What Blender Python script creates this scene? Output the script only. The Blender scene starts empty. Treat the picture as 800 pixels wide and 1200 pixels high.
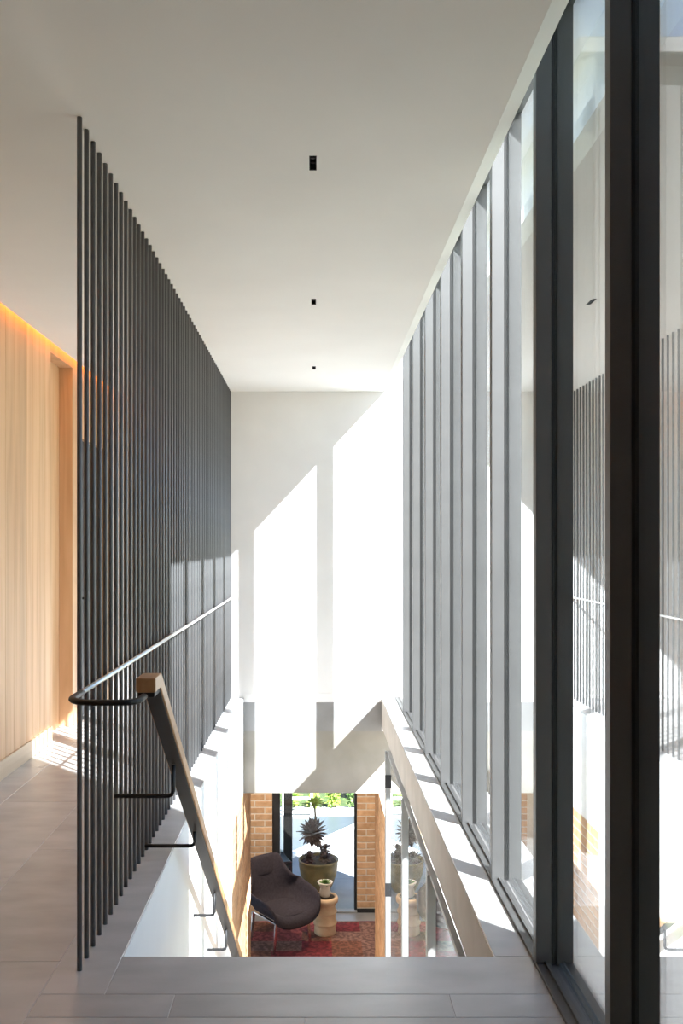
import bpy, bmesh, math, random
from mathutils import Vector, Matrix

random.seed(7)
SC = bpy.context.scene
COL = SC.collection
K = 1.35                      # depth scale that goes with the focal length
FPX = 800.0 * K               # focal length in pixels of the 800 px wide frame
EYE = 1.445

# ------------------------------------------------------------------ camera
cam_d = bpy.data.cameras.new('camera')
cam_d.sensor_fit = 'HORIZONTAL'
cam_d.sensor_width = 24.0
cam_d.lens = 24.0 * FPX / 800.0
cam_d.shift_x = (400.0 - 369.0) / 800.0
cam_d.shift_y = (639.0 - 600.0) / 800.0
cam_d.clip_start = 0.05
cam_d.clip_end = 400
cam = bpy.data.objects.new('camera', cam_d)
cam.location = (0, 0, EYE)
cam.rotation_euler = (math.radians(90), 0, 0)
COL.objects.link(cam)
SC.camera = cam

# ------------------------------------------------------------------ sky, sun, exposure
SUN_DIR = Vector((-1.0, 0.79 * K, -1.07)).normalized()      # the way the light travels
SUN_STRENGTH = 23.0
SKY_STRENGTH = 0.24
EXPOSURE = 1.18
world = bpy.data.worlds.new('sky')
SC.world = world
world.use_nodes = True
wn = world.node_tree.nodes
wl = world.node_tree.links
wn.clear()
w_out = wn.new('ShaderNodeOutputWorld')
w_bg = wn.new('ShaderNodeBackground')
w_sky = wn.new('ShaderNodeTexSky')
w_sky.sky_type = 'NISHITA'
w_sky.sun_disc = False
w_sky.sun_elevation = math.asin(-SUN_DIR.z)
w_sky.sun_rotation = math.atan2(-SUN_DIR.x, -SUN_DIR.y)
w_sky.air_density = 1.0
w_sky.dust_density = 0.3
w_sky.ozone_density = 1.0
w_bg.inputs['Strength'].default_value = SKY_STRENGTH
wl.new(w_sky.outputs[0], w_bg.inputs['Color'])
wl.new(w_bg.outputs[0], w_out.inputs['Surface'])

sun_d = bpy.data.lights.new('sun', 'SUN')
sun_d.energy = SUN_STRENGTH
sun_d.angle = math.radians(0.53)
sun_d.color = (1.0, 0.99, 0.99)
sun = bpy.data.objects.new('sun', sun_d)
sun.rotation_euler = SUN_DIR.to_track_quat('-Z', 'Y').to_euler()
sun.location = (8, -8, 12)
COL.objects.link(sun)

vs = SC.view_settings
vs.view_transform = 'Standard'
vs.look = 'None'
vs.exposure = EXPOSURE
vs.gamma = 1.0
vs.use_curve_mapping = False
SC.cycles.max_bounces = 12
SC.cycles.diffuse_bounces = 7
SC.cycles.glossy_bounces = 6
SC.cycles.transparent_max_bounces = 24
SC.cycles.caustics_reflective = True
SC.cycles.sample_clamp_indirect = 12.0
SC.cycles.use_denoising = True


# ------------------------------------------------------------------ helpers
def link(o, parent=None):
    COL.objects.link(o)
    if parent is not None:
        o.parent = parent
    return o


def tag(o, label=None, cat=None, group=None, kind=None):
    if label: o['label'] = label
    if cat: o['category'] = cat
    if group: o['group'] = group
    if kind: o['kind'] = kind
    return o


def empty(name, loc=(0, 0, 0), rz=0.0, parent=None):
    o = bpy.data.objects.new(name, None)
    o.empty_display_size = 0.1
    o.location = loc
    o.rotation_euler = (0, 0, rz)
    return link(o, parent)


def build(name, bm, mat, parent=None, smooth=False, loc=None):
    me = bpy.data.meshes.new(name)
    bm.normal_update()
    bm.to_mesh(me)
    bm.free()
    if mat is not None:
        me.materials.append(mat)
    if smooth:
        for p in me.polygons:
            p.use_smooth = True
    o = bpy.data.objects.new(name, me)
    if loc is not None:
        o.location = loc
    return link(o, parent)


def inst(name, me, parent=None, loc=(0, 0, 0), rot=(0, 0, 0), scale=(1, 1, 1)):
    o = bpy.data.objects.new(name, me)
    o.location = loc
    o.rotation_euler = rot
    o.scale = scale
    return link(o, parent)


def box(bm, x0, x1, y0, y1, z0, z1, bev=0.0):
    r = bmesh.ops.create_cube(bm, size=1.0)
    vsx = r['verts']
    cx, cy, cz = (x0 + x1) / 2, (y0 + y1) / 2, (z0 + z1) / 2
    for v in vsx:
        v.co = Vector((cx + v.co.x * (x1 - x0), cy + v.co.y * (y1 - y0), cz + v.co.z * (z1 - z0)))
    if bev > 0:
        es = list({e for v in vsx for e in v.link_edges})
        bmesh.ops.bevel(bm, geom=es, offset=bev, segments=1, affect='EDGES', profile=0.5)
    return bm


def boxo(name, dims, mat, parent=None, bev=0.0):
    bm = bmesh.new()
    box(bm, *dims, bev=bev)
    return build(name, bm, mat, parent)


def tube(bm, pts, rx, ry=None, seg=10, closed_ends=True, up=Vector((0, 0, 1))):
    """sweep an ellipse (rx sideways, ry along 'up') along a polyline"""
    ry = rx if ry is None else ry
    pts = [Vector(p) for p in pts]
    rings = []
    n = len(pts)
    for i, p in enumerate(pts):
        if i == 0: t = pts[1] - pts[0]
        elif i == n - 1: t = pts[-1] - pts[-2]
        else: t = (pts[i + 1] - p).normalized() + (p - pts[i - 1]).normalized()
        t.normalize()
        u = up if abs(t.dot(up)) < 0.95 else Vector((0, 1, 0))
        s = t.cross(u).normalized()
        w = s.cross(t).normalized()
        ring = []
        for k in range(seg):
            a = 2 * math.pi * k / seg
            ring.append(bm.verts.new(p + s * math.cos(a) * rx + w * math.sin(a) * ry))
        rings.append(ring)
    for i in range(n - 1):
        for k in range(seg):
            bm.faces.new((rings[i][k], rings[i][(k + 1) % seg], rings[i + 1][(k + 1) % seg], rings[i + 1][k]))
    if closed_ends:
        bm.faces.new(list(reversed(rings[0])))
        bm.faces.new(rings[-1])
    bmesh.ops.recalc_face_normals(bm, faces=bm.faces)
    return bm


def lathe(bm, prof, seg=28, c=(0, 0, 0)):
    c = Vector(c)
    rings = []
    for r, z in prof:
        rings.append([bm.verts.new(c + Vector((r * math.cos(2 * math.pi * k / seg), r * math.sin(2 * math.pi * k / seg), z))) for k in range(seg)])
    for i in range(len(rings) - 1):
        for k in range(seg):
            bm.faces.new((rings[i][k], rings[i][(k + 1) % seg], rings[i + 1][(k + 1) % seg], rings[i + 1][k]))
    bm.faces.new(list(reversed(rings[0])))
    bm.faces.new(rings[-1])
    bmesh.ops.recalc_face_normals(bm, faces=bm.faces)
    return bm


def prism(bm, poly, axis, a, b):
    """extrude a polygon given in the plane normal to axis from a to b"""
    def P(u, v, w):
        return {'x': Vector((w, u, v)), 'y': Vector((u, w, v)), 'z': Vector((u, v, w))}[axis]
    A = [bm.verts.new(P(u, v, a)) for u, v in poly]
    B = [bm.verts.new(P(u, v, b)) for u, v in poly]
    n = len(poly)
    bm.faces.new(A)
    bm.faces.new(list(reversed(B)))
    for i in range(n):
        bm.faces.new((A[i], B[i], B[(i + 1) % n], A[(i + 1) % n]))
    bmesh.ops.recalc_face_normals(bm, faces=bm.faces)
    return bm


# ------------------------------------------------------------------ materials
def mat_new(name):
    m = bpy.data.materials.new(name)
    m.use_nodes = True
    nt = m.node_tree
    b = nt.nodes['Principled BSDF']
    return m, nt, b


def ramp(nt, stops):
    r = nt.nodes.new('ShaderNodeValToRGB')
    cr = r.color_ramp
    while len(cr.elements) < len(stops):
        cr.elements.new(0.5)
    for e, (p, c) in zip(cr.elements, stops):
        e.position = p
        e.color = (c[0], c[1], c[2], 1.0)
    return r


def surface(name, c0, c1, scale=6.0, rough=0.6, bump=0.0, bscale=60.0, stretch=(1, 1, 1), detail=4.0,
            spec=0.5, metallic=0.0, rand=0.0, coat=0.0):
    """noise-mottled surface; rand adds a brightness difference from piece to piece"""
    m, nt, b = mat_new(name)
    L = nt.links
    tc = nt.nodes.new('ShaderNodeTexCoord')
    mp = nt.nodes.new('ShaderNodeMapping')
    mp.inputs['Scale'].default_value = stretch
    L.new(tc.outputs['Object'], mp.inputs['Vector'])
    oi = nt.nodes.new('ShaderNodeObjectInfo')
    ad = nt.nodes.new('ShaderNodeVectorMath'); ad.operation = 'ADD'
    mu = nt.nodes.new('ShaderNodeMath'); mu.operation = 'MULTIPLY'; mu.inputs[1].default_value = 37.0 if rand else 0.0
    L.new(oi.outputs['Random'], mu.inputs[0])
    L.new(mp.outputs[0], ad.inputs[0]); L.new(mu.outputs[0], ad.inputs[1])
    no = nt.nodes.new('ShaderNodeTexNoise')
    no.inputs['Scale'].default_value = scale
    no.inputs['Detail'].default_value = detail
    L.new(ad.outputs[0], no.inputs['Vector'])
    r = ramp(nt, [(0.3, c0), (0.7, c1)])
    L.new(no.outputs['Fac'], r.inputs[0])
    out = r.outputs[0]
    if rand:
        hs = nt.nodes.new('ShaderNodeHueSaturation')
        mr = nt.nodes.new('ShaderNodeMapRange')
        mr.inputs['To Min'].default_value = 1.0 - rand
        mr.inputs['To Max'].default_value = 1.0 + rand
        L.new(oi.outputs['Random'], mr.inputs['Value'])
        L.new(mr.outputs[0], hs.inputs['Value'])
        L.new(out, hs.inputs['Color'])
        out = hs.outputs[0]
    L.new(out, b.inputs['Base Color'])
    b.inputs['Roughness'].default_value = rough
    b.inputs['Metallic'].default_value = metallic
    b.inputs['Specular IOR Level'].default_value = spec
    b.inputs['Coat Weight'].default_value = coat
    if bump > 0:
        n2 = nt.nodes.new('ShaderNodeTexNoise')
        n2.inputs['Scale'].default_value = bscale
        n2.inputs['Detail'].default_value = 3.0
        L.new(ad.outputs[0], n2.inputs['Vector'])
        bp = nt.nodes.new('ShaderNodeBump')
        bp.inputs['Strength'].default_value = bump
        bp.inputs['Distance'].default_value = 0.004
        L.new(n2.outputs['Fac'], bp.inputs['Height'])
        L.new(bp.outputs[0], b.inputs['Normal'])
    return m


def oak(name, c0, c1, c2, grain_axis='z', rough=0.45, rand=0.1):
    m, nt, b = mat_new(name)
    L = nt.links
    tc = nt.nodes.new('ShaderNodeTexCoord')
    mp = nt.nodes.new('ShaderNodeMapping')
    mp.inputs['Scale'].default_value = (8, 8, 0.5) if grain_axis == 'z' else (14, 0.7, 14)
    L.new(tc.outputs['Object'], mp.inputs['Vector'])
    oi = nt.nodes.new('ShaderNodeObjectInfo')
    mu = nt.nodes.new('ShaderNodeMath'); mu.operation = 'MULTIPLY'; mu.inputs[1].default_value = 53.0
    L.new(oi.outputs['Random'], mu.inputs[0])
    ad = nt.nodes.new('ShaderNodeVectorMath'); ad.operation = 'ADD'
    L.new(mp.outputs[0], ad.inputs[0]); L.new(mu.outputs[0], ad.inputs[1])
    no = nt.nodes.new('ShaderNodeTexNoise')
    no.inputs['Scale'].default_value = 1.6
    no.inputs['Detail'].default_value = 7.0
    no.inputs['Distortion'].default_value = 0.6
    L.new(ad.outputs[0], no.inputs['Vector'])
    r = ramp(nt, [(0.25, c0), (0.5, c1), (0.78, c2)])
    L.new(no.outputs['Fac'], r.inputs[0])
    hs = nt.nodes.new('ShaderNodeHueSaturation')
    mr = nt.nodes.new('ShaderNodeMapRange')
    mr.inputs['To Min'].default_value = 1 - rand
    mr.inputs['To Max'].default_value = 1 + rand
    L.new(oi.outputs['Random'], mr.inputs['Value'])
    L.new(mr.outputs[0], hs.inputs['Value'])
    L.new(r.outputs[0], hs.inputs['Color'])
    L.new(hs.outputs[0], b.inputs['Base Color'])
    b.inputs['Roughness'].default_value = rough
    bp = nt.nodes.new('ShaderNodeBump')
    bp.inputs['Strength'].default_value = 0.08
    bp.inputs['Distance'].default_value = 0.002
    L.new(no.outputs['Fac'], bp.inputs['Height'])
    L.new(bp.outputs[0], b.inputs['Normal'])
    return m


def glass(name, r0=0.04, r1=1.0, p=1.5, tint=(0.86, 0.885, 0.89)):
    """coated glazing: mirror share grows towards grazing angles, the rest passes straight through"""
    m = bpy.data.materials.new(name)
    m.use_nodes = True
    nt = m.node_tree
    nt.nodes.clear()
    L = nt.links
    out = nt.nodes.new('ShaderNodeOutputMaterial')
    mix = nt.nodes.new('ShaderNodeMixShader')
    tr = nt.nodes.new('ShaderNodeBsdfTransparent'); tr.inputs[0].default_value = (*tint, 1)
    gl = nt.nodes.new('ShaderNodeBsdfGlossy'); gl.inputs['Roughness'].default_value = 0.0
    gl.inputs['Color'].default_value = (0.97, 0.98, 0.98, 1)
    lw = nt.nodes.new('ShaderNodeLayerWeight'); lw.inputs['Blend'].default_value = 0.5   # facing = 1 - cos
    pw = nt.nodes.new('ShaderNodeMath'); pw.operation = 'POWER'; pw.inputs[1].default_value = p
    ma = nt.nodes.new('ShaderNodeMath'); ma.operation = 'MULTIPLY_ADD'
    ma.inputs[1].default_value = r1; ma.inputs[2].default_value = r0
    L.new(lw.outputs['Facing'], pw.inputs[0]); L.new(pw.outputs[0], ma.inputs[0])
    L.new(ma.outputs[0], mix.inputs[0]); L.new(tr.outputs[0], mix.inputs[1]); L.new(gl.outputs[0], mix.inputs[2])
    L.new(mix.outputs[0], out.inputs['Surface'])
    return m


def emit(name, col, s):
    m, nt, b = mat_new(name)
    b.inputs['Base Color'].default_value = (0.8, 0.8, 0.8, 1)
    b.inputs['Emission Color'].default_value = (*col, 1)
    b.inputs['Emission Strength'].default_value = s
    return m


M = {}
M['plaster'] = surface('white_plaster', (0.80, 0.80, 0.80), (0.84, 0.84, 0.84), 3, 0.85, 0.05, 180, spec=0.2)
M['ceiling'] = surface('ceiling_plaster', (0.85, 0.842, 0.835), (0.88, 0.873, 0.866), 2, 0.9, 0.04, 200, spec=0.2)
M['tile'] = surface('grey_stone_tile', (0.47, 0.464, 0.466), (0.58, 0.574, 0.576), 3.5, 0.27, 0.05, 60,
                    stretch=(1, 2.2, 1), detail=8, rand=0.05, spec=0.8)
M['grout'] = surface('pale_grout', (0.60, 0.59, 0.58), (0.66, 0.65, 0.64), 20, 0.9)
M['concrete'] = surface('board_concrete', (0.22, 0.212, 0.192), (0.31, 0.298, 0.275), 2.4, 0.85, 0.12, 50, detail=9, spec=0.25)
M['grey_band'] = surface('grey_stone_fascia', (0.22, 0.22, 0.222), (0.28, 0.28, 0.282), 4, 0.7, 0.06, 60, detail=8, spec=0.3)
M['sill_face'] = surface('beige_render', (0.42, 0.385, 0.345), (0.50, 0.46, 0.415), 5, 0.85, 0.08, 90, spec=0.2)
M['black'] = surface('black_steel', (0.014, 0.014, 0.016), (0.022, 0.022, 0.024), 8, 0.5, 0.03, 120, spec=0.4)
M['bar_black'] = surface('dark_steel_bar', (0.078, 0.080, 0.085), (0.098, 0.100, 0.105), 8, 0.45, 0.02, 120, spec=1.0)
M['mullion'] = surface('dark_metallic_mullion', (0.070, 0.069, 0.069), (0.085, 0.084, 0.084), 5, 0.5, 0.02, 150, spec=1.0)
M['post_grey'] = surface('grey_painted_steel', (0.22, 0.22, 0.22), (0.27, 0.27, 0.27), 6, 0.45)
M['oak'] = oak('oak_panel', (0.60, 0.335, 0.165), (0.72, 0.435, 0.235), (0.80, 0.52, 0.30), 'z', 0.45, 0.13)
M['walnut'] = oak('limed_timber', (0.42, 0.36, 0.31), (0.50, 0.44, 0.38), (0.58, 0.51, 0.45), 'z', 0.5, 0.0)
M['oak_pale'] = oak('pale_oak_skirting', (0.60, 0.44, 0.29), (0.70, 0.53, 0.37), (0.76, 0.60, 0.44), 'y', 0.5, 0.05)
M['oak_rail'] = oak('oak_handrail', (0.36, 0.19, 0.085), (0.48, 0.27, 0.13), (0.56, 0.34, 0.18), 'y', 0.4, 0.0)
M['dark_door'] = surface('charcoal_door', (0.035, 0.036, 0.04), (0.05, 0.05, 0.055), 6, 0.5)
M['glass'] = glass('coated_glass')
M['clear_glass'] = glass('clear_door_glass', 0.03, 0.6, 3.0, (0.95, 0.97, 0.97))
M['mortar'] = surface('lime_mortar', (0.56, 0.49, 0.40), (0.66, 0.58, 0.49), 30, 0.95, 0.2, 120)
M['brick'] = surface('tan_brick', (0.44, 0.26, 0.14), (0.58, 0.37, 0.22), 14, 0.9, 0.3, 70, rand=0.16, spec=0.2)
M['cream_brick'] = surface('cream_brick', (0.60, 0.52, 0.40), (0.72, 0.64, 0.52), 12, 0.9, 0.2, 70, rand=0.1)
M['led'] = emit('warm_led', (1.0, 0.30, 0.045), 5.0)
M['lamp_black'] = surface('lamp_black', (0.008, 0.008, 0.008), (0.014, 0.014, 0.014), 10, 0.6)
M['lower_floor'] = surface('lower_stone_floor', (0.20, 0.20, 0.20), (0.28, 0.28, 0.28), 4, 0.4, 0.05, 60, detail=8)
M['tread'] = oak('oak_tread', (0.36, 0.22, 0.11), (0.48, 0.30, 0.16), (0.56, 0.37, 0.21), 'y', 0.45, 0.06)

# patchwork rug
m, nt, b = mat_new('patchwork_rug')
L = nt.links
tc = nt.nodes.new('ShaderNodeTexCoord')
sn = nt.nodes.new('ShaderNodeVectorMath'); sn.operation = 'SNAP'; sn.inputs[1].default_value = (0.34, 0.26, 9)
wno = nt.nodes.new('ShaderNodeTexWhiteNoise')
L.new(tc.outputs['Object'], sn.inputs[0]); L.new(sn.outputs[0], wno.inputs['Vector'])
rp = ramp(nt, [(0.0, (0.22, 0.025, 0.03)), (0.25, (0.30, 0.045, 0.045)), (0.45, (0.22, 0.085, 0.05)), (0.62, (0.25, 0.13, 0.10)),
               (0.78, (0.15, 0.03, 0.04)), (0.92, (0.36, 0.08, 0.075))])
rp.color_ramp.interpolation = 'CONSTANT'
L.new(wno.outputs['Value'], rp.inputs[0])
nz = nt.nodes.new('ShaderNodeTexNoise'); nz.inputs['Scale'].default_value = 26; nz.inputs['Detail'].default_value = 6
L.new(tc.outputs['Object'], nz.inputs['Vector'])
rp2 = ramp(nt, [(0.42, (0.25, 0.22, 0.2)), (0.6, (1, 1, 1))])
L.new(nz.outputs['Fac'], rp2.inputs[0])
mx = nt.nodes.new('ShaderNodeMixRGB'); mx.blend_type = 'MULTIPLY'; mx.inputs[0].default_value = 0.7
L.new(rp.outputs[0], mx.inputs[1]); L.new(rp2.outputs[0], mx.inputs[2])
L.new(mx.outputs[0], b.inputs['Base Color'])
b.inputs['Roughness'].default_value = 0.95
M['rug'] = m
M['fabric'] = surface('plum_grey_fabric', (0.030, 0.025, 0.032), (0.046, 0.039, 0.048), 40, 0.9, 0.15, 300, spec=0.2)
M['chrome'] = surface('polished_steel', (0.62, 0.62, 0.62), (0.7, 0.7, 0.7), 5, 0.18, metallic=1.0)
M['clay'] = surface('pale_terracotta', (0.58, 0.40, 0.24), (0.68, 0.50, 0.33), 9, 0.8, 0.1, 80)
M['cream'] = surface('cream_ceramic', (0.66, 0.58, 0.48), (0.76, 0.69, 0.60), 9, 0.4)
M['glaze'] = surface('olive_brown_glaze', (0.10, 0.075, 0.02), (0.26, 0.16, 0.05), 7, 0.5, 0.1, 20, detail=8)
M['soil'] = surface('dark_soil', (0.03, 0.022, 0.016), (0.06, 0.045, 0.03), 30, 0.95, 0.4, 60)
M['aeonium'] = surface('bronze_succulent', (0.065, 0.040, 0.038), (0.15, 0.095, 0.085), 12, 0.5)
M['bark'] = surface('brown_bark', (0.10, 0.07, 0.05), (0.2, 0.15, 0.11), 20, 0.9, 0.4, 40)
M['leaf'] = surface('fresh_green_leaf', (0.16, 0.30, 0.03), (0.42, 0.52, 0.08), 3, 0.55)
M['leaf_dark'] = surface('mid_green_leaf', (0.06, 0.14, 0.03), (0.16, 0.26, 0.06), 3, 0.6)
M['paving'] = surface('pale_paving', (0.24, 0.25, 0.26), (0.32, 0.32, 0.325), 3, 0.8, 0.05, 60, rand=0.05)
M['grass'] = surface('lawn_green', (0.022, 0.045, 0.008), (0.05, 0.085, 0.018), 9, 0.95, 0.4, 60)
M['dark_deck'] = surface('grey_gravel', (0.13, 0.127, 0.122), (0.18, 0.175, 0.17), 30, 0.9, 0.3, 60)
M['cladding'] = oak('charred_timber', (0.018, 0.017, 0.016), (0.03, 0.028, 0.026), (0.045, 0.042, 0.04), 'z', 0.8, 0.1)
M['pool'] = surface('pool_water', (0.050, 0.062, 0.075), (0.062, 0.075, 0.090), 1.5, 0.35, 0.03, 6)
M['stainless'] = surface('brushed_stainless', (0.78, 0.78, 0.77), (0.86, 0.86, 0.85), 6, 0.38, metallic=1.0)
M['lawn_ground'] = surface('garden_ground', (0.09, 0.11, 0.07), (0.15, 0.16, 0.11), 2, 0.95)
M['blue_wall'] = surface('blue_grey_render', (0.30, 0.34, 0.40), (0.38, 0.42, 0.47), 3, 0.8)
M['white_metal'] = surface('white_painted_metal', (0.74, 0.74, 0.73), (0.8, 0.8, 0.79), 5, 0.5)
M['wing'] = surface('exterior_render', (0.52, 0.50, 0.47), (0.60, 0.58, 0.55), 2, 0.85, 0.1, 60)

YB = 6.46 * K       # the end wall
YE = 2.40 * K       # edge of the landing above the stair
YR = -2.6           # wall behind the camera
XS = -0.80          # line of the bar screen
XWELL = -0.677      # left side of the stairwell
XSILL = 0.63        # right side of the stairwell
XIN = 0.757         # inner face of the mullions
XGL = 0.825         # glass
XOUT = 0.887        # outer face of the mullions
ZL = -3.10          # lower floor
ZC = 2.90           # ceiling

# ------------------------------------------------------------------ floor of the landing and hall, with its tiles
bm = bmesh.new()
box(bm, -2.06, 0.90, YR, YE - 0.012, -0.27, -0.002)
box(bm, -2.06, -0.85, YE - 0.012, YB, -0.27, -0.002)
box(bm, XSILL + 0.006, 0.90, YE - 0.012, YB, -0.27, -0.002)
box(bm, 0.84, 0.90, YR, YB, -0.345, -0.27)
floor = build('floor', bm, M['grout'])
tag(floor, 'grey stone tiled landing and hall floor around the open stairwell', 'floor', kind='structure')


def tile(x0, x1, y0, y1, z0=-0.012, z1=0.0):
    g = 0.0010
    boxo('tile', (x0 + g, x1 - g, y0 + g, y1 - g, z0, z1), M['tile'], floor, 0.0012)


tile(XWELL, XIN, 2.198 * K, YE, -0.05)
y = 2.198 * K
for ln in (1.25, 1.2, 1.2, 1.2, 1.2):
    y1 = min(y + ln, YB)
    if y1 - y > 0.02: tile(-0.884, XWELL, y, y1)
    y = y1
y = YE
for ln in (1.2, 1.2, 1.2, 1.2, 1.2):
    y1 = min(y + ln, YB)
    if y1 - y > 0.02: tile(XSILL, XIN, y, y1)
    y = y1
rows = [2.198 * K, 2.09 * K, 1.78 * K, 1.47 * K, 1.16 * K, 0.6, 0.0, -0.6, -1.2, -1.8, -2.4, YR]
for i in range(len(rows) - 1):
    xs = [-0.884, -0.45, 0.43, XIN] if i % 2 == 0 else [-0.884, -0.03, XIN]
    for a, b_ in zip(xs[:-1], xs[1:]):
        tile(a, b_, rows[i + 1], rows[i])
for c, (xa, xb) in enumerate(((-1.32, -0.884), (-1.755, -1.32), (-2.05, -1.755))):
    y = YR - 0.37 * c - 0.1
    while y < YB - 0.02:
        ya, yb = max(y, YR), min(y + 1.18, YB)
        if yb - ya > 0.02: tile(xa, xb, ya, yb)
        y += 1.18

# ------------------------------------------------------------------ ceiling with three slots for the downlights
LX, LW, LL = -0.008, 0.028, 0.10 * K
LYS = (2.60 * K, 4.08 * K, 5.60 * K)
bm = bmesh.new()
box(bm, -1.885, LX - LW / 2, YR, YB, ZC, 2.99)
box(bm, LX + LW / 2, 0.633, YR, YB, ZC, 2.99)
edges = [YR]
for ly in LYS: edges += [ly - LL / 2, ly + LL / 2]
edges.append(YB)
for i in range(0, len(edges), 2):
    box(bm, LX - LW / 2, LX + LW / 2, edges[i], edges[i + 1], ZC, 2.99)
ceil = build('ceiling', bm, M['ceiling'])
tag(ceil, 'plain white plaster ceiling over landing and stairwell', 'ceiling', kind='structure')
bm = bmesh.new()
prism(bm, [(0.633, ZC + 0.0), (0.690, ZC + 0.026), (0.690, 2.99), (0.633, 2.99)], 'y', YR, YB)
build('edge_trim', bm, M['ceiling'], ceil)
bm = bmesh.new()
box(bm, -2.36, 0.633, YR - 0.2, YB + 0.3, 3.02, 3.6)
box(bm, 0.633, 0.90, YR - 0.2, YB + 0.3, 3.32, 3.6)
build('roof_slab', bm, M['ceiling'], ceil)

dl_labels = ('black slot downlight in the ceiling, nearest and largest of the three in a row',
             'black slot downlight in the ceiling, middle one of the row of three',
             'black slot downlight in the ceiling, smallest and closest to the white end wall')
for ly, lab in zip(LYS, dl_labels):
    t = tag(empty('recessed_downlight', (LX, ly, ZC)), lab, 'downlight', 'ceiling downlights over the stairwell')
    bm = bmesh.new()
    w, l = LW / 2, LL / 2
    box(bm, -w, w, -l, l, 0.055, 0.062)
    box(bm, -w, -w + 0.002, -l, l, 0.0, 0.055)
    box(bm, w - 0.002, w, -l, l, 0.0, 0.055)
    box(bm, -w + 0.002, w - 0.002, -l, -l + 0.002, 0.0, 0.055)
    box(bm, -w + 0.002, w - 0.002, l - 0.002, l, 0.0, 0.055)
    build('housing', bm, M['lamp_black'], t)
    for q in (-1, 0, 1):
        bm = bmesh.new()
        lathe(bm, [(0.011, 0.02), (0.0085, 0.05), (0.004, 0.054)], 14, (0, q * LL / 3.2, 0))
        build('lens', bm, M['black'], t, True)

# ------------------------------------------------------------------ walls of the upper floor
wb = boxo('wall_back', (-2.06, 0.90, YB, YB + 0.30, -0.04, 3.32), M['plaster'])
tag(wb, 'white plaster end wall above the stairwell with slanting sun patches', 'wall', kind='structure')
boxo('stone_fascia', (XWELL, XSILL, YB, YB + 0.30, -0.315, -0.04), M['grey_band'], wb)
boxo('concrete_beam', (XWELL - 0.2, 0.9, YB + 0.0, YB + 0.30, -0.90, -0.315), M['concrete'], wb)
boxo('wall_fill', (-2.06, XWELL, YB + 0.0, YB + 0.30, -0.315, -0.04), M['plaster'], wb)
boxo('wall_fill', (XSILL, 0.90, YB + 0.0, YB + 0.30, -0.315, -0.04), M['plaster'], wb)
bb = boxo('baseboard_back', (XWELL, XSILL, YB - 0.004, YB, -0.038, 0.042), M['plaster'], bev=0.001)
tag(bb, 'thin white skirting at the foot of the white end wall', 'baseboard', kind='structure')

wf = boxo('wall_front', (-2.36, 0.90, YR - 0.2, YR, -0.27, 3.32), M['walnut'])
tag(wf, 'limed timber wall behind the viewer closing the landing', 'wall', kind='structure')

# left hall wall: structure, with every oak plank a part
wl_ = boxo('wall_left', (-2.36, -2.06, YR, YB, -0.27, 3.02), M['plaster'])
tag(wl_, 'hall wall clad in tall vertical oak planks lit from above', 'wall', kind='structure')
YN0, YN1 = 5.0 * K, 5.45 * K
XW = -1.935
NZ = 2.86


def plank(x0, x1, y0, y1, z0, z1):
    bm = bmesh.new()
    cx, cy = (x0 + x1) / 2, (y0 + y1) / 2
    box(bm, x0 - cx, x1 - cx, y0 - cy + 0.0012, y1 - cy - 0.0012, z0, z1, 0.0012)
    build('plank', bm, M['oak'], wl_, loc=(cx, cy, 0))


n = 0
y = YN0
while y > YR + 0.02:
    w = (0.145, 0.12, 0.16, 0.135)[n % 4]
    ya = max(y - w, YR)
    plank(XW - 0.022, XW, ya, y, 0.0, 2.985)
    y = ya; n += 1
plank(XW - 0.115, XW - 0.022, YN0 - 0.03, YN0, 0.0, 2.985)
for a, b_ in ((YN0, YN0 + 0.29), (YN0 + 0.29, YN1)):
    plank(-2.058, -2.04, a, b_, 0.0, NZ)
plank(-2.04, XW, YN0, YN1, NZ, 2.985)
D0, D1, DZ = 5.66 * K, 6.30 * K, 2.33
y = YN1
while y < YB - 0.02:
    yb = min(y + 0.137, YB)
    if y < D0 < yb: yb = D0
    if y < D1 < yb: yb = D1
    plank(-2.058, XW, y, yb, DZ if (D0 - 0.001 <= y < D1 - 0.001) else 0.0, 2.985)
    y = yb
bl = boxo('baseboard_left', (XW, XW + 0.012, YR, YN0, 0.0, 0.12), M['oak_pale'], bev=0.002)
tag(bl, 'pale oak skirting along the foot of the plank wall', 'baseboard', kind='structure')

d1 = tag(empty('door_1', (-1.985, (D0 + D1) / 2, 0)), 'charcoal hall door in the oak wall seen through the bars', 'door', kind='structure')
hw = (D1 - D0) / 2
boxo('leaf', (-0.02, 0.02, -hw + 0.004, hw - 0.004, 0.006, DZ - 0.004), M['dark_door'], d1, 0.002)
bm = bmesh.new(); tube(bm, [(0.02, -hw + 0.08, 1.0), (0.065, -hw + 0.08, 1.0), (0.065, -hw + 0.2, 1.0)], 0.009)
build('handle', bm, M['black'], d1, True)

led = boxo('light_strip', (-1.905, -1.888, YR + 0.05, YB - 0.05, 2.965, 2.975), M['led'])
tag(led, 'warm glowing light strip hidden in the slot above the oak planks', 'light strip')

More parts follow.
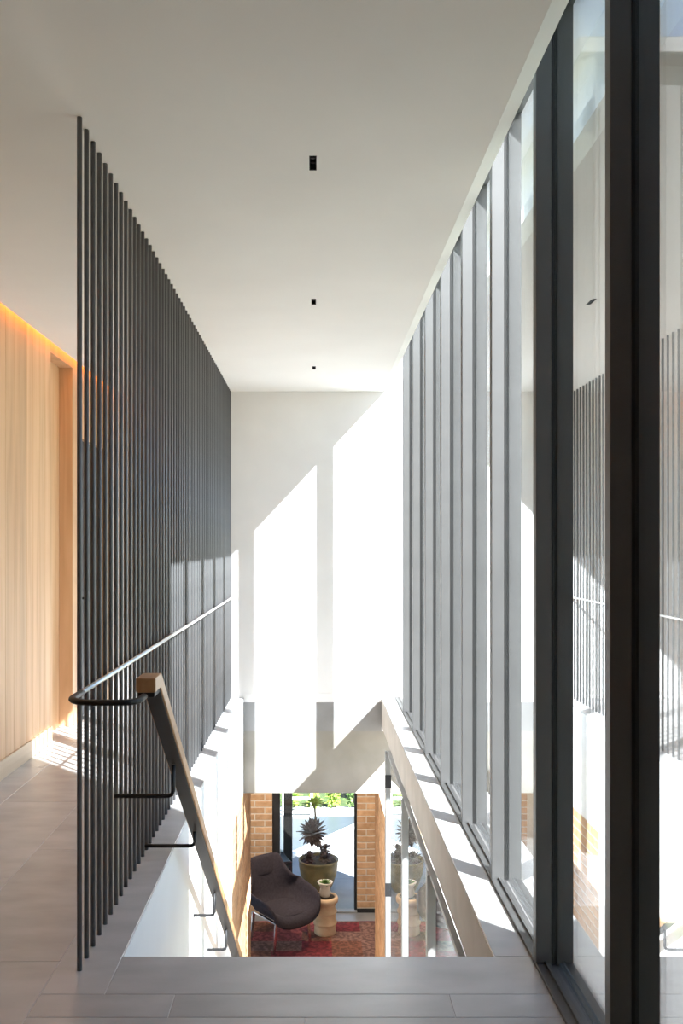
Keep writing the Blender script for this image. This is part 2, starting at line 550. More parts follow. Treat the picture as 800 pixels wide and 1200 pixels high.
# ------------------------------------------------------------------ the upper window wall
win = tag(empty('window_1', (0, 0, 0)), 'tall glazed wall of dark mullions along the right of the stairwell', 'window', kind='structure')
FS = 0.588 * K
FW = 0.032 * K
F0 = 2.34 * K
fins = []
k = -8
while True:
    yf = F0 + k * FS
    if yf + FW > YB + 0.001: break
    if yf > YR: fins.append(yf)
    k += 1
bmi = bmesh.new()
box(bmi, XIN, XGL - 0.0125, 0, FW, 0.0, 3.30, 0.002)
box(bmi, XGL - 0.0125, XGL + 0.0045, FW * 0.30, FW * 0.70, 0.0, 3.30)
box(bmi, XGL + 0.0045, XOUT, 0, FW, -0.02, 3.32, 0.002)
me_f = bpy.data.meshes.new('mullion'); bmi.to_mesh(me_f); bmi.free(); me_f.materials.append(M['mullion'])
bmg = bmesh.new()
box(bmg, XGL - 0.0125, XGL - 0.0042, -0.0015, FW + 0.0015, 0.012, 3.30)
me_g = bpy.data.meshes.new('gasket'); bmg.to_mesh(me_g); bmg.free(); me_g.materials.append(M['lamp_black'])
for yf in fins:
    mo = inst('mullion', me_f, win, (0, yf, 0))
    inst('gasket', me_g, mo)
ends = [YR] + [v for f in fins for v in (f, f + FW)] + [YB]
for i in range(0, len(ends), 2):
    if ends[i + 1] - ends[i] > 0.1:
        boxo('pane', (XGL - 0.004, XGL + 0.004, ends[i] - 0.012 * (i > 0), ends[i + 1] + 0.012 * (i + 2 < len(ends)), 0.012, 3.31), M['glass'], win)
bm = bmesh.new()
box(bm, XIN, XGL - 0.02, YR, YB, -0.012, 0.012, 0.001)
box(bm, XGL - 0.02, XGL + 0.02, YR, YB, -0.012, 0.004)
box(bm, XGL + 0.02, XOUT, YR, YB, -0.012, 0.012, 0.001)
box(bm, XIN + 0.030, XIN + 0.034, YR, YB, 0.012, 0.020)
build('sill_track', bm, M['mullion'], win)
bm = bmesh.new()
box(bm, XIN - 0.002, XOUT, YR, YB, 3.30, 3.32, 0.001)
build('head_frame', bm, M['mullion'], win)

sf = boxo('trim_1', (XSILL, XSILL + 0.006, YE, YB, -0.27, -0.012), M['sill_face'])
tag(sf, 'beige rendered edge of the floor under the window sill', 'trim', kind='structure')

# ------------------------------------------------------------------ the bar screen
screen = tag(empty('bar_screen', (XS, 2.32 * K, 0)), 'floor to ceiling screen of slim round black bars between hall and stairwell', 'screen')
bmc = bmesh.new()
bmesh.ops.create_cone(bmc, cap_ends=True, segments=14, radius1=0.0088, radius2=0.0088, depth=ZC - 0.002)
me_b = bpy.data.meshes.new('bar'); bmc.to_mesh(me_b); bmc.free(); me_b.materials.append(M['bar_black'])
for p in me_b.polygons: p.use_smooth = len(p.vertices) == 4
BP = 0.0708 * K
nb = int((YB - 2.32 * K - 0.02) / BP) + 1
for i in range(nb):
    inst('bar', me_b, screen, (0, i * BP, ZC / 2))

# ------------------------------------------------------------------ handrail: level rail on the screen, loop, sloping oak rail
hr = tag(empty('handrail', (-0.555, 2.4 * K, 0)), 'black steel handrail looping round the screen end into an oak capped stair rail', 'handrail')
HO = Vector((-0.555, 2.4 * K, 0))
SL = 0.72
RY0, RZ0 = 2.31 * K, 0.985           # where the oak cap starts to fall


def hpts(ps): return [Vector(p) - HO for p in ps]


ZR = 0.955
xr = -0.776
bm = bmesh.new()
tube(bm, hpts([(xr, YB - 0.005, ZR), (xr, 2.27 * K, ZR)]), 0.009, 0.009, 12)
build('level_rail', bm, M['stainless'], hr, True)
bm = bmesh.new()
lp = [(xr, 2.27 * K, ZR)]
rad = 0.085
cx, cy = xr + rad, 2.21 * K - 0.02
for i in range(0, 10):
    a = math.pi + i / 9 * (math.pi / 2)
    lp.append((cx + rad * math.cos(a), cy + rad * math.sin(a) * 1.1, ZR))
ylow = cy - rad * 1.1
for i in range(0, 7):
    a = -math.pi / 2 + i / 6 * (math.pi / 2.2)
    lp.append((-0.600 + 0.045 * math.cos(a), ylow + 0.05 + 0.05 * math.sin(a), ZR))
lp.append((-0.555, ylow + 0.12, ZR))
tube(bm, hpts(lp), 0.013, 0.010, 12)
build('loop', bm, M['black'], hr, True)


def slope_bar(name, x0, x1, top, thick, mat, ystart, yend, bev=0.0):
    """a bar with a short level head, then falling at SL; top = offset of its top from the cap line"""
    prof_top = [(ystart, RZ0 + top), (RY0 + 0.03, RZ0 + top), (yend, RZ0 + top - SL * (yend - RY0 - 0.03))]
    n_ = thick
    poly = prof_top + [(yend, prof_top[2][1] - n_ * 1.23), (RY0 + 0.03 - n_ * 0.33, RZ0 + top - n_), (ystart, RZ0 + top - n_)]
    bm = bmesh.new()
    prism(bm, [(u - HO.y, v - HO.z) for u, v in poly], 'x', x0 - HO.x, x1 - HO.x)
    if bev:
        bmesh.ops.bevel(bm, geom=list(bm.edges), offset=bev, segments=2, affect='EDGES', profile=0.5)
    return build(name, bm, mat, hr)


YRE = YE + 4.3
slope_bar('oak_cap', -0.588, -0.523, 0.024, 0.048, M['oak_rail'], 2.24 * K, YRE, 0.004)
slope_bar('steel_flat', -0.582, -0.529, -0.026, 0.014, M['black'], 2.25 * K, YRE)


def under(yv): return RZ0 - 0.040 - SL * (yv - RY0 - 0.03) - 0.014


for i, yb in enumerate((2.70 * K, 3.18 * K, 3.80 * K, 4.30 * K, 4.80 * K, 5.30 * K)):
    zb = under(yb) - 0.12
    if i == 1: zb = 0.045
    xe = XS + 0.008 if i < 2 else XWELL
    bm = bmesh.new()
    tube(bm, hpts([(-0.56, yb, under(yb) + 0.004), (-0.56, yb, zb + 0.02), (-0.566, yb, zb + 0.006), (-0.58, yb, zb), (xe, yb, zb)]), 0.0085, None, 10)
    build('bracket', bm, M['black'], hr, True)

# ------------------------------------------------------------------ stairwell walls, stair, lower floor
ws = boxo('wall_stairwell', (-0.85, XWELL, YE - 0.6, 5.58 * K, ZL, -0.012), M['plaster'])
tag(ws, 'white plaster wall under the screen on the left of the stair', 'wall', kind='structure')
boxo('upper_wall', (-0.85, XWELL, 5.58 * K, YB, -0.90, -0.012), M['plaster'], ws)
wst = boxo('wall_under_landing', (XWELL, 0.9, YE - 0.75, YE - 0.6, ZL, -0.27), M['plaster'])
tag(wst, 'white wall below the landing behind the stair', 'wall', kind='structure')

lf = boxo('floor_lower', (-3.2, 1.3, YE - 0.75, 8.62 * K, ZL - 0.2, ZL), M['lower_floor'])
tag(lf, 'grey stone floor of the lower sitting area', 'floor', kind='structure')

st = tag(empty('staircase', (0, YE, 0)), 'straight oak staircase dropping from the tiled landing to the lower floor', 'staircase')
NR = 18
rise = -ZL / NR
run = rise / SL
me_t = None
for i in range(1, NR):
    if me_t is None:
        bm = bmesh.new(); box(bm, XWELL + 0.004, 0.56, 0.0, run + 0.02, -0.04, 0.0, 0.003)
        me_t = bpy.data.meshes.new('tread'); bm.to_mesh(me_t); bm.free(); me_t.materials.append(M['tread'])
        bm = bmesh.new(); box(bm, XWELL + 0.004, 0.56, 0.0, 0.018, 0.0, rise - 0.04)
        me_r = bpy.data.meshes.new('riser'); bm.to_mesh(me_r); bm.free(); me_r.materials.append(M['plaster'])
    inst('tread', me_t, st, (0, (i - 1) * run, -i * rise))
    inst('riser', me_r, st, (0, (i - 1) * run + 0.002, -i * rise))
inst('riser', me_r, st, (0, (NR - 1) * run + 0.002, ZL))

# lower window on the right of the stair
w2 = tag(empty('window_2', (0, 0, 0)), 'lower glazed wall beside the stair under the beige sill edge', 'window', kind='structure')
XG2 = 0.612
lower_posts = [YE - 0.55, YE + 0.2, YE + 1.6, YE + 3.0, 5.70 * K]
for py in lower_posts:
    p = boxo('post', (XG2 - 0.027, XG2 + 0.027, py - 0.03, py + 0.03, ZL, -0.275), M['post_grey'], w2, 0.003)
    if py == lower_posts[-1]:
        for zz in (-0.52, -1.42):
            boxo('hinge', (XG2 - 0.030, XG2 + 0.004, py - 0.034, py - 0.028, zz - 0.055, zz + 0.055), M['black'], p, 0.001)
for a, b_ in zip(lower_posts[:-1], lower_posts[1:]):
    boxo('pane', (XG2 - 0.004, XG2 + 0.004, a + 0.026, b_ - 0.026, ZL + 0.03, -0.29), M['glass'], w2)
boxo('sill_track', (XG2 - 0.02, XG2 + 0.02, lower_posts[0], 5.70 * K, ZL, ZL + 0.03), M['black'], w2)
boxo('head_frame', (XG2 - 0.012, XG2 + 0.017, lower_posts[0], 5.70 * K, -0.29, -0.27), M['post_grey'], w2)


# ------------------------------------------------------------------ brick work of the lower floor
BL, BH, BJ = 0.23, 0.068, 0.013
_bmesh_cache = {}


def brick_mesh(l, mat):
    key = (round(l, 3), mat.name)
    if key not in _bmesh_cache:
        bm = bmesh.new()
        box(bm, 0, l, -0.004, 0.02, 0, BH, 0.003)
        me = bpy.data.meshes.new('brick'); bm.to_mesh(me); bm.free(); me.materials.append(mat)
        _bmesh_cache[key] = me
    return _bmesh_cache[key]


def brick_face(parent, origin, direction, length, z0, z1, mat, offset=0.0):
    """lay running-bond bricks on a vertical face; direction is the angle of the course seen from above"""
    o = Vector(origin)
    d = Vector((math.cos(direction), math.sin(direction), 0))
    z = z0 + BJ
    r = 0
    while z + BH <= z1 + 0.001:
        s = -(BL + BJ) / 2 if r % 2 else 0.0
        while s < length - 0.02:
            a, b_ = max(s, 0), min(s + BL, length)
            if b_ - a > 0.03:
                p = o + d * a
                inst('brick', brick_mesh(b_ - a, mat), parent, (p.x, p.y, z), (0, 0, direction))
            s += BL + BJ
        z += BH + BJ
        r += 1


# left of the well (faces the stair), pier beside the garden door, right return, right pier
w3 = boxo('wall_brick_left', (-0.85, XWELL - 0.004, 5.58 * K, 7.20 * K, ZL, -0.90), M['mortar'])
tag(w3, 'tan brick wall at the foot of the stair on the left', 'wall', kind='structure')
brick_face(w3, (XWELL - 0.004, 5.58 * K, 0), math.pi / 2, 1.62 * K, ZL, -0.90, M['brick'])
YD = 8.45 * K
w4 = boxo('wall_pier_left', (-1.5, -0.53, YD, YD + 0.25, ZL, -0.90), M['mortar'])
tag(w4, 'tan brick pier left of the glazed garden door', 'wall', kind='structure')
brick_face(w4, (-0.98, YD, 0), 0.0, 0.45, ZL, -0.90, M['brick'])
w5 = boxo('wall_brick_right', (0.604, 0.86, 5.80 * K, 6.85 * K, ZL, -0.90), M['mortar'])
tag(w5, 'tan brick return wall at the foot of the stair on the right', 'wall', kind='structure')
brick_face(w5, (0.604, 6.85 * K, 0), -math.pi / 2, 1.05 * K, ZL, -0.90, M['brick'])
w6 = boxo('wall_pier_right', (0.52, 1.3, YD, YD + 0.25, ZL + 0.05, -0.90), M['mortar'])
tag(w6, 'tan brick pier right of the glazed garden door', 'wall', kind='structure')
brick_face(w6, (0.52, YD, 0), 0.0, 0.46, ZL + 0.05, -0.90, M['brick'])
boxo('plinth', (0.52, 1.3, YD - 0.006, YD + 0.25, ZL, ZL + 0.05), M['black'], w6)

# sitting area shell: roof and outer walls out of sight
lr = boxo('ceiling_lower', (-3.2, 1.3, YB + 0.30, YD + 0.30, -0.90, -0.62), M['ceiling'])
tag(lr, 'white soffit of the low sitting area beyond the stair', 'ceiling', kind='structure')
w7 = tag(empty('window_3', (-3.2, YB - 1.2, ZL)), 'full height window on the far left of the sitting area', 'window', kind='structure')  # added out of view to let more daylight into the sitting area
wlen = YD + 0.25 - YB + 1.2
boxo('head', (-0.1, 0, 0, wlen, 2.30, 2.48), M['black'], w7)
for i in range(4):
    boxo('post', (-0.1, 0, i * (wlen - 0.05) / 3, i * (wlen - 0.05) / 3 + 0.05, 0, 2.30), M['black'], w7)
for i in range(3):
    boxo('pane', (-0.055, -0.047, i * (wlen - 0.05) / 3 + 0.05, (i + 1) * (wlen - 0.05) / 3, 0.0, 2.30), M['clear_glass'], w7)
wl3 = boxo('wall_lower_front', (-3.2, -0.85, YB - 1.35, YB - 1.2, ZL, -0.62), M['plaster'])
tag(wl3, 'white wall of the sitting area behind the brick wall', 'wall', kind='structure')
wl4 = boxo('wall_lower_right', (1.3, 1.45, 6.85 * K, YD + 0.25, ZL, -0.62), M['plaster'])
tag(wl4, 'white right wall of the sitting area', 'wall', kind='structure')
wl5 = boxo('wall_lower_return', (0.86, 1.3, 6.70 * K, 6.85 * K, ZL, -0.62), M['plaster'])
tag(wl5, 'white return wall right of the brick', 'wall', kind='structure')
wl6 = boxo('wall_garden_left', (-3.2, -1.5, YD, YD + 0.25, ZL, -0.62), M['plaster'])
tag(wl6, 'white wall left of the garden door pier', 'wall', kind='structure')
wl7 = boxo('wall_hall_under', (-2.06, -0.85, YB - 1.2, YB + 0.0, -0.62, -0.27), M['plaster'])
tag(wl7, 'white fill between hall floor and sitting area soffit', 'wall', kind='structure')

# unseen fill spots added under the soffit to brighten the sitting area
for lx in (-0.9, -0.25, 0.45):
    boxo('lamp_ring', (lx - 0.045, lx + 0.045, YD - 0.845, YD - 0.755, -0.906, -0.900), M['lamp_black'], lr, 0.001)
    ld = bpy.data.lights.new('lamp', 'SPOT')
    ld.energy = 34.0; ld.spot_size = math.radians(115); ld.spot_blend = 0.8; ld.shadow_soft_size = 0.04; ld.color = (1.0, 0.82, 0.64)
    lo = bpy.data.objects.new('lamp', ld)
    lo.location = (lx, YD - 0.80, -0.91); lo.rotation_euler = (math.radians(12), 0, 0)
    link(lo, lr)

# garden door
d2 = tag(empty('door_2', (0, YD + 0.06, ZL)), 'black framed glazed sliding door from the sitting area to the garden', 'door', kind='structure')
dh = -0.90 - ZL
boxo('jamb', (-0.53, -0.435, -0.03, 0.06, 0.02, dh), M['black'], d2, 0.003)
boxo('jamb', (0.487, 0.52, -0.03, 0.06, 0.02, dh), M['black'], d2, 0.003)
boxo('head', (-0.435, 0.487, -0.03, 0.06, dh - 0.05, dh), M['black'], d2, 0.003)
boxo('threshold', (-0.53, 0.52, -0.08, 0.16, 0.0, 0.02), M['post_grey'], d2, 0.002)
boxo('pane', (-0.435, 0.487, 0.010, 0.018, 0.02, dh - 0.05), M['clear_glass'], d2)

# ------------------------------------------------------------------ furniture of the sitting area
rug = boxo('rug', (-0.9, 0.9, -0.95, 0.56, 0.0, 0.012), M['rug'], bev=0.003)
rug.location = (-0.15, 7.82 * K, ZL)
tag(rug, 'worn red and brown patchwork rug on the lower floor', 'rug')


def shell_mesh(prof, sub=2, thick=0.045):
    bm = bmesh.new()
    rows_ = []
    NV = 9
    for (f, z, w, up, fwd) in prof:
        row = []
        for j in range(NV):
            s = -1 + 2 * j / (NV - 1)
            e = abs(s) ** 2.4
            row.append(bm.verts.new(Vector((w * math.sin(s * 1.35) / math.sin(1.35), f + fwd * e, z + up * e))))
        rows_.append(row)
    for i in range(len(rows_) - 1):
        for j in range(NV - 1):
            bm.faces.new((rows_[i][j], rows_[i][j + 1], rows_[i + 1][j + 1], rows_[i + 1][j]))
    bmesh.ops.recalc_face_normals(bm, faces=bm.faces)
    return bm


def mods(o, thick, sub):
    s = o.modifiers.new('thickness', 'SOLIDIFY'); s.thickness = thick; s.offset = 0.0
    b_ = o.modifiers.new('smooth', 'SUBSURF'); b_.levels = sub; b_.render_levels = sub
    for p in o.data.polygons: p.use_smooth = True


# local +y is the way the seat faces
ch = tag(empty('armchair', (-0.40, 7.82 * K, ZL + 0.012), math.radians(-143)), 'plum grey upholstered shell armchair standing on the red rug', 'armchair')
prof = [(0.37, 0.27, 0.315, 0.13, -0.03), (0.37, 0.335, 0.335, 0.17, -0.03), (0.31, 0.375, 0.35, 0.20, -0.03), (0.15, 0.355, 0.365, 0.245, 0.0), (0.0, 0.335, 0.375, 0.275, 0.02),
        (-0.16, 0.34, 0.375, 0.29, 0.05), (-0.26, 0.42, 0.365, 0.22, 0.13), (-0.31, 0.55, 0.30, 0.10, 0.19), (-0.35, 0.70, 0.25, 0.02, 0.13),
        (-0.385, 0.82, 0.235, 0.0, 0.08), (-0.40, 0.885, 0.225, -0.01, 0.06)]
o = build('shell', shell_mesh(prof), M['fabric'], ch)
mods(o, 0.05, 2)
bm = bmesh.new()
box(bm, -0.27, 0.27, -0.20, 0.30, 0.355, 0.425, 0.03)
o = build('seat_cushion', bm, M['fabric'], ch, True)
sm = o.modifiers.new('smooth', 'SUBSURF'); sm.levels = 2; sm.render_levels = 2
bm = bmesh.new()
box(bm, -0.19, 0.19, -0.02, 0.02, -0.11, 0.11, 0.018)
o = build('headrest', bm, M['fabric'], ch, True)
o.location = (0, -0.345, 0.77); o.rotation_euler = (math.radians(16), 0, 0)
sm = o.modifiers.new('smooth', 'SUBSURF'); sm.levels = 2; sm.render_levels = 2
for sx in (-1, 1):
    for fy in (0.24, -0.22):
        bm = bmesh.new()
        prism(bm, [(sx * 0.215 - 0.02, 0.33), (sx * 0.215 + 0.02, 0.33), (sx * 0.25 + 0.014, 0.0), (sx * 0.25 - 0.014, 0.0)], 'y', fy - 0.007, fy + 0.007)
        build('leg', bm, M['chrome'], ch)
    bm = bmesh.new(); box(bm, sx * 0.215 - 0.015, sx * 0.215 + 0.015, -0.22, 0.24, 0.315, 0.33)
    build('leg_rail', bm, M['chrome'], ch)

# clay chimney pot used as a side table, with a vase and a small plant
cp = tag(empty('clay_pot_stool', (0.118, 7.99 * K, ZL + 0.012)), 'pale ribbed terracotta chimney pot stool on the rug', 'stool')
bm = bmesh.new()
R_ = 0.128
lathe(bm, [(R_ * 0.96, 0), (R_ * 1.0, 0.012), (R_ * 0.97, 0.09), (R_ * 0.98, 0.105), (R_ * 1.08, 0.118), (R_ * 1.08, 0.134), (R_ * 0.97, 0.147),
           (R_ * 0.95, 0.225), (R_ * 0.97, 0.235), (R_ * 1.08, 0.247), (R_ * 1.08, 0.263), (R_ * 0.95, 0.277), (R_ * 0.93, 0.335), (R_ * 1.0, 0.352),
           (R_ * 1.17, 0.368), (R_ * 1.20, 0.40), (R_ * 1.14, 0.425), (R_ * 0.95, 0.43), (R_ * 0.88, 0.395), (0.01, 0.395)], 36)
build('body', bm, M['clay'], cp, True)
bm = bmesh.new(); lathe(bm, [(R_ * 0.85, 0.390), (R_ * 0.85, 0.423), (0.02, 0.426)], 24)
build('top_disc', bm, M['soil'], cp, True)
va = tag(empty('vase', (0.118, 7.99 * K, ZL + 0.012 + 0.4265)), 'small cream ceramic vase on the clay stool', 'vase')
bm = bmesh.new()
lathe(bm, [(0.05, 0), (0.06, 0.01), (0.066, 0.05), (0.058, 0.09), (0.050, 0.105), (0.082, 0.15), (0.09, 0.168), (0.076, 0.168), (0.05, 0.12), (0.01, 0.11)], 24)
build('body', bm, M['cream'], va, True)


def leaf_blade(bm, base, dirv, length, width, cup=0.15, thick=0.0):
    dirv = Vector(dirv).normalized()
    side = dirv.cross(Vector((0, 0, 1)))
    if side.length < 0.05: side = Vector((1, 0, 0))
    side.normalize()
    nrm = side.cross(dirv).normalized()
    pts = []
    for t, wd in ((0, 0.25), (0.35, 0.8), (0.7, 1.0), (1.0, 0.08)):
        c = Vector(base) + dirv * length * t + nrm * cup * length * t * t
        pts.append((c - side * width * wd / 2 + nrm * 0.12 * width * wd, c - nrm * 0.02 * length, c + side * width * wd / 2 + nrm * 0.12 * width * wd))
    vv = [[bm.verts.new(p) for p in tr] for tr in pts]
    for i in range(3):
        for j in range(2):
            bm.faces.new((vv[i][j], vv[i][j + 1], vv[i + 1][j + 1], vv[i + 1][j]))


def rosette(bm, c, r, n_, tilt=0.0, rng=random):
    ga = math.pi * (3 - math.sqrt(5))
    for i in range(n_):
        t = (i + 0.5) / n_
        a = i * ga
        el = math.radians(75 * (1 - t) - 12 * t)
        d = Vector((math.cos(a) * math.cos(el), math.sin(a) * math.cos(el), math.sin(el)))
        if tilt: d.rotate(Matrix.Rotation(tilt, 3, 'X'))
        leaf_blade(bm, c, d, r * (0.45 + 0.55 * t) * rng.uniform(0.9, 1.1), r * 0.34, 0.1)


bm = bmesh.new()
rosette(bm, Vector((0, -0.02, 0.15)), 0.10, 26)
build('leaves', bm, M['leaf_dark'], va)

PY = 8.98 * K
pl = tag(empty('glazed_planter', (0.045, PY, ZL)), 'large olive brown glazed pot with bronze rosette succulents outside the glass', 'planter')
bm = bmesh.new()
lathe(bm, [(0.13, 0), (0.145, 0.012), (0.19, 0.09), (0.238, 0.23), (0.258, 0.34), (0.255, 0.39), (0.264, 0.40), (0.264, 0.42), (0.25, 0.425),
           (0.235, 0.41), (0.23, 0.36), (0.02, 0.36)], 36)
build('pot', bm, M['glaze'], pl, True)
bm = bmesh.new(); lathe(bm, [(0.23, 0.355), (0.232, 0.385), (0.1, 0.40), (0.01, 0.405)], 24); build('soil', bm, M['soil'], pl, True)
bm = bmesh.new()
tube(bm, [(0.02, 0, 0.39), (0.05, 0, 0.52), (0.0, 0, 0.66), (-0.06, 0, 0.77)], 0.022, None, 8)
build('stem', bm, M['bark'], pl, True)
bm = bmesh.new(); rosette(bm, Vector((-0.07, -0.02, 0.77)), 0.215, 80, math.radians(62)); build('rosette', bm, M['aeonium'], pl)
bm = bmesh.new(); rosette(bm, Vector((0.09, -0.03, 0.56)), 0.10, 40, math.radians(35)); build('rosette', bm, M['aeonium'], pl)
bm = bmesh.new(); rosette(bm, Vector((0.09, -0.04, 0.44)), 0.12, 44, math.radians(35)); build('rosette', bm, M['aeonium'], pl)
bm = bmesh.new(); rosette(bm, Vector((-0.12, -0.06, 0.45)), 0.12, 46, math.radians(45)); build('rosette', bm, M['aeonium'], pl)
bm = bmesh.new(); tube(bm, [(-0.06, 0, 0.77), (-0.04, 0.02, 0.95), (-0.05, 0.02, 1.13)], 0.012, None, 6); build('stem', bm, M['bark'], pl, True)
bm = bmesh.new(); rosette(bm, Vector((-0.05, 0.02, 1.13)), 0.17, 34); build('leaves', bm, M['leaf'], pl)

# ------------------------------------------------------------------ outside
gr = boxo('floor_outside', (-60, 60, -40, 90, ZL - 0.5, ZL - 0.23), M['lawn_ground'])
tag(gr, 'garden ground around the house', 'ground', kind='structure')
pv = boxo('floor_courtyard', (-6, 6, YD + 0.25, 11.9 * K, ZL - 0.23, ZL - 0.03), M['mortar'])
tag(pv, 'pale paved courtyard outside the garden door', 'paving', kind='structure')
for i in range(-5, 5):
    yy = YD + 0.25
    j = 0
    while yy < 11.9 * K - 0.1:
        y1 = min(yy + 0.9, 11.9 * K)
        boxo('slab', (i * 0.9 + 0.003 + 0.2, (i + 1) * 0.9 - 0.003 + 0.2, yy + 0.003, y1 - 0.003, ZL - 0.03, ZL), M['paving'], pv, 0.003)
        yy = y1
sp = boxo('floor_side_path', (0.9, 4.2, -6, YD + 0.25, ZL - 0.23, ZL - 0.02), M['dark_deck'])
tag(sp, 'grey gravel path outside the tall windows', 'paving', kind='structure')

lw = tag(empty('garden_pool', (0, 0, ZL)), 'blue grey garden pool behind the planter with a pale slanting edge', 'pool')
bm = bmesh.new()
prism(bm, [(-0.9, 12.74), (1.02, 15.43), (-5.0, 15.43), (-5.0, 12.74)], 'z', 0.001, 0.012)
build('water', bm, M['pool'], lw)
bm = bmesh.new()
prism(bm, [(-0.9, 12.74), (1.02, 15.43), (1.13, 15.43), (-0.82, 12.70)], 'z', 0.0, 0.05)
build('coping', bm, M['white_metal'], lw)

gt = tag(empty('garden_gate', (-0.55, 15.52, ZL)), 'low white railed gate at the garden edge behind the pool', 'gate')
for zz in (0.05, 0.28, 0.52):
    boxo('rail', (0.04, 0.47, -0.02, 0.02, zz - 0.022, zz + 0.022), M['white_metal'], gt, 0.002)
boxo('stile', (0.0, 0.04, -0.021, 0.021, 0.0, 0.9), M['white_metal'], gt, 0.002)
boxo('stile', (0.47, 0.51, -0.021, 0.021, 0.0, 0.9), M['white_metal'], gt, 0.002)
dp = boxo('garden_post', (-0.06, 0.06, -0.06, 0.06, 0.0, 2.0), M['black'], bev=0.004)
dp.location = (-0.37, 12.62, ZL)
tag(dp, 'thick black square post standing in front of the pool', 'post')

oc = tag(empty('garden_chair', (-0.55, 12.03, ZL), math.radians(-70)), 'black garden chair half hidden behind the door frame', 'chair')
prof2 = [(0.22, 0.43, 0.20, 0.03, 0.0), (0.0, 0.42, 0.23, 0.06, 0.0), (-0.18, 0.45, 0.23, 0.06, 0.03), (-0.23, 0.60, 0.22, 0.0, 0.05), (-0.27, 0.80, 0.19, -0.02, 0.04), (-0.285, 0.90, 0.12, -0.03, 0.03)]
o = build('shell', shell_mesh(prof2), M['black'], oc); mods(o, 0.02, 2)
for sx in (-1, 1):
    for fy in (0.18, -0.18):
        bm = bmesh.new(); tube(bm, [(sx * 0.15, fy * 0.8, 0.42), (sx * 0.2, fy * 1.2, 0.0)], 0.011, None, 8); build('leg', bm, M['black'], oc, True)


def foliage(bm, c, rx, ry, rz, n_, size, rng):
    for _ in range(n_):
        while True:
            p = Vector((rng.uniform(-1, 1), rng.uniform(-1, 1), rng.uniform(-1, 1)))
            if 0.3 < p.length < 1.0: break
        q = Vector(c) + Vector((p.x * rx, p.y * ry, p.z * rz))
        d = Vector((rng.gauss(0, 1), rng.gauss(0, 1), rng.gauss(0, 0.7)))
        leaf_blade(bm, q, d, size * rng.uniform(0.7, 1.3), size * 0.45)


def shrub(loc, r, h, label, mat, n_=420, size=0.13, seed=1):
    rng = random.Random(seed)
    t = tag(empty('shrub', loc), label, 'shrub', 'shrubs along the garden edge')
    bm = bmesh.new(); foliage(bm, (0, 0, h * 0.55), r, r, h * 0.5, n_, size, rng)
    build('foliage', bm, mat, t)
    bm = bmesh.new(); tube(bm, [(0, 0, 0), (0.03, 0.02, h * 0.3), (-0.02, 0.03, h * 0.6)], 0.025, 0.025, 6); build('stem', bm, M['bark'], t, True)


words = ('leftmost', 'second from the left', 'third from the left', 'third from the right', 'second from the right', 'rightmost')
for i in range(6):
    shrub((-0.72 + i * 0.345, 15.98, ZL - 0.2), 0.10, 0.95, 'low leafy shrub in the row behind the pool, %s' % words[i],
          M['leaf'] if i in (1, 2, 3, 5) else M['leaf_dark'], 330, 0.085, 30 + i)
ln = boxo('floor_lawn', (-8, 8, 15.45, 26, ZL - 0.229, ZL - 0.2), M['grass'])
tag(ln, 'green lawn beyond the pool', 'lawn', kind='structure')
shrub((-0.45, 17.6, ZL - 0.2), 0.52, 2.0, 'tall mid green shrub behind the low ones on the left', M['leaf_dark'], 700, 0.14, 6)
shrub((0.95, 17.6, ZL - 0.2), 0.55, 2.0, 'tall light green shrub behind the low ones on the right', M['leaf'], 700, 0.14, 7)


def tree(loc, r, h, label, seed):
    rng = random.Random(seed)
    t = tag(empty('tree', loc), label, 'tree', 'trees beyond the tall windows')
    bm = bmesh.new()
    tube(bm, [(0, 0, 0), (0.1, 0, h * 0.3), (0.0, 0.1, h * 0.7)], 0.16, None, 8); build('trunk', bm, M['bark'], t, True)
    bm = bmesh.new()
    for q in range(5):
        foliage(bm, (rng.uniform(-0.5, 0.5) * r, rng.uniform(-0.5, 0.5) * r, h * (0.5 + 0.1 * q)), r * 0.7, r * 0.7, h * 0.2, 380, 0.32, rng)
    build('crown', bm, M['leaf_dark'], t)


tree((6.4, 30, ZL - 0.2), 1.9, 7.6, 'leafy green tree beyond the windows, nearer to the end wall', 11)
tree((3.2, 36, ZL - 0.2), 2.0, 7.2, 'leafy green tree far behind the window wall', 12)

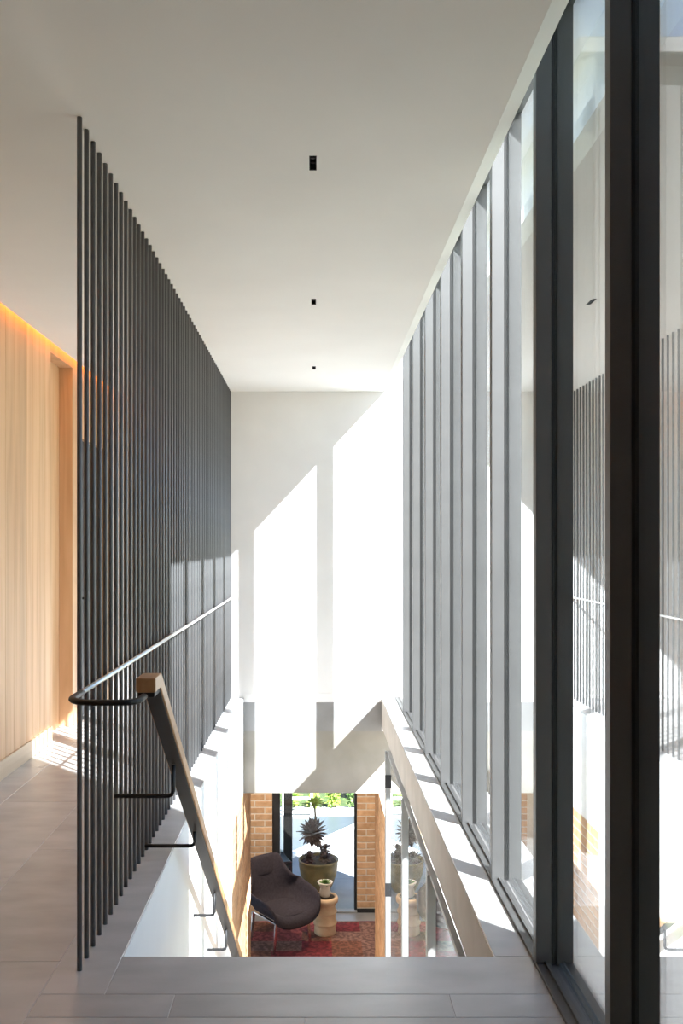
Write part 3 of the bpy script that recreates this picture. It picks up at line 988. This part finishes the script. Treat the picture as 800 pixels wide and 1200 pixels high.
# dark clad house added past the side path to darken the near panes
nh = tag(empty('neighbour_house', (4.1, 13.5, ZL - 0.23)), 'dark timber clad neighbouring house glimpsed through the near panes', 'house')
boxo('wall', (0.0, 11.0, 0.0, 8.0, 0.0, 11.8), M['cladding'], nh)
bmx = bmesh.new(); box(bmx, 0.01, 0.39, -0.03, 0.0, 0.0, 11.7, 0.006)
me_c = bpy.data.meshes.new('board'); bmx.to_mesh(me_c); bmx.free(); me_c.materials.append(M['cladding'])
for i in range(27):
    inst('board', me_c, nh, (0.05 + i * 0.4, 0, 0))
for i in range(19):
    inst('board', me_c, nh, (0, 8.0 - i * 0.42, 0), (0, 0, -math.pi / 2))
boxo('roof', (-0.35, 11.3, -0.35, 8.3, 11.8, 12.05), M['black'], nh, 0.02)

# cream brick piers and slim posts outside the lower glass
for i, (px, py, w) in enumerate(((0.98, 6.95 * K, 0.085), (1.02, 6.45 * K, 0.05))):
    t = tag(empty('cream_pier', (px, py, ZL)), ('wider cream brick pier outside the lower glass', 'slim cream brick pier outside the lower glass')[i], 'pier', 'cream piers outside the lower glass')
    boxo('core', (-w / 2 + 0.003, w / 2 - 0.003, 0.003, 0.22, 0, 2.60), M['mortar'], t)
    z = 0.005
    while z < 2.55:
        boxo('brick', (-w / 2, w / 2, 0, 0.225, z, z + 0.07), M['cream_brick'], t, 0.003)
        z += 0.082
for i, (px, py) in enumerate(((1.16, 6.2 * K), (1.25, 6.15 * K))):
    t = boxo('garden_post', (px - 0.018, px + 0.018, py, py + 0.05, ZL, -0.5), M['white_metal'], bev=0.003)
    tag(t, ('left one of two slim white posts outside the lower glass', 'right one of two slim white posts outside the lower glass')[i], 'post', 'slim white posts outside the lower glass')

# unseen blade wall, added and shaped to keep sun off the near panes
WX = 1.60
WYE = (2.37 - 0.79 * (WX - XOUT)) * K
wg = boxo('wall_wing', (WX, WX + 0.09, -9, WYE, ZL - 0.02, 6.6), M['wing'])
tag(wg, 'tall rendered blade wall outside the near windows', 'wall', kind='structure')
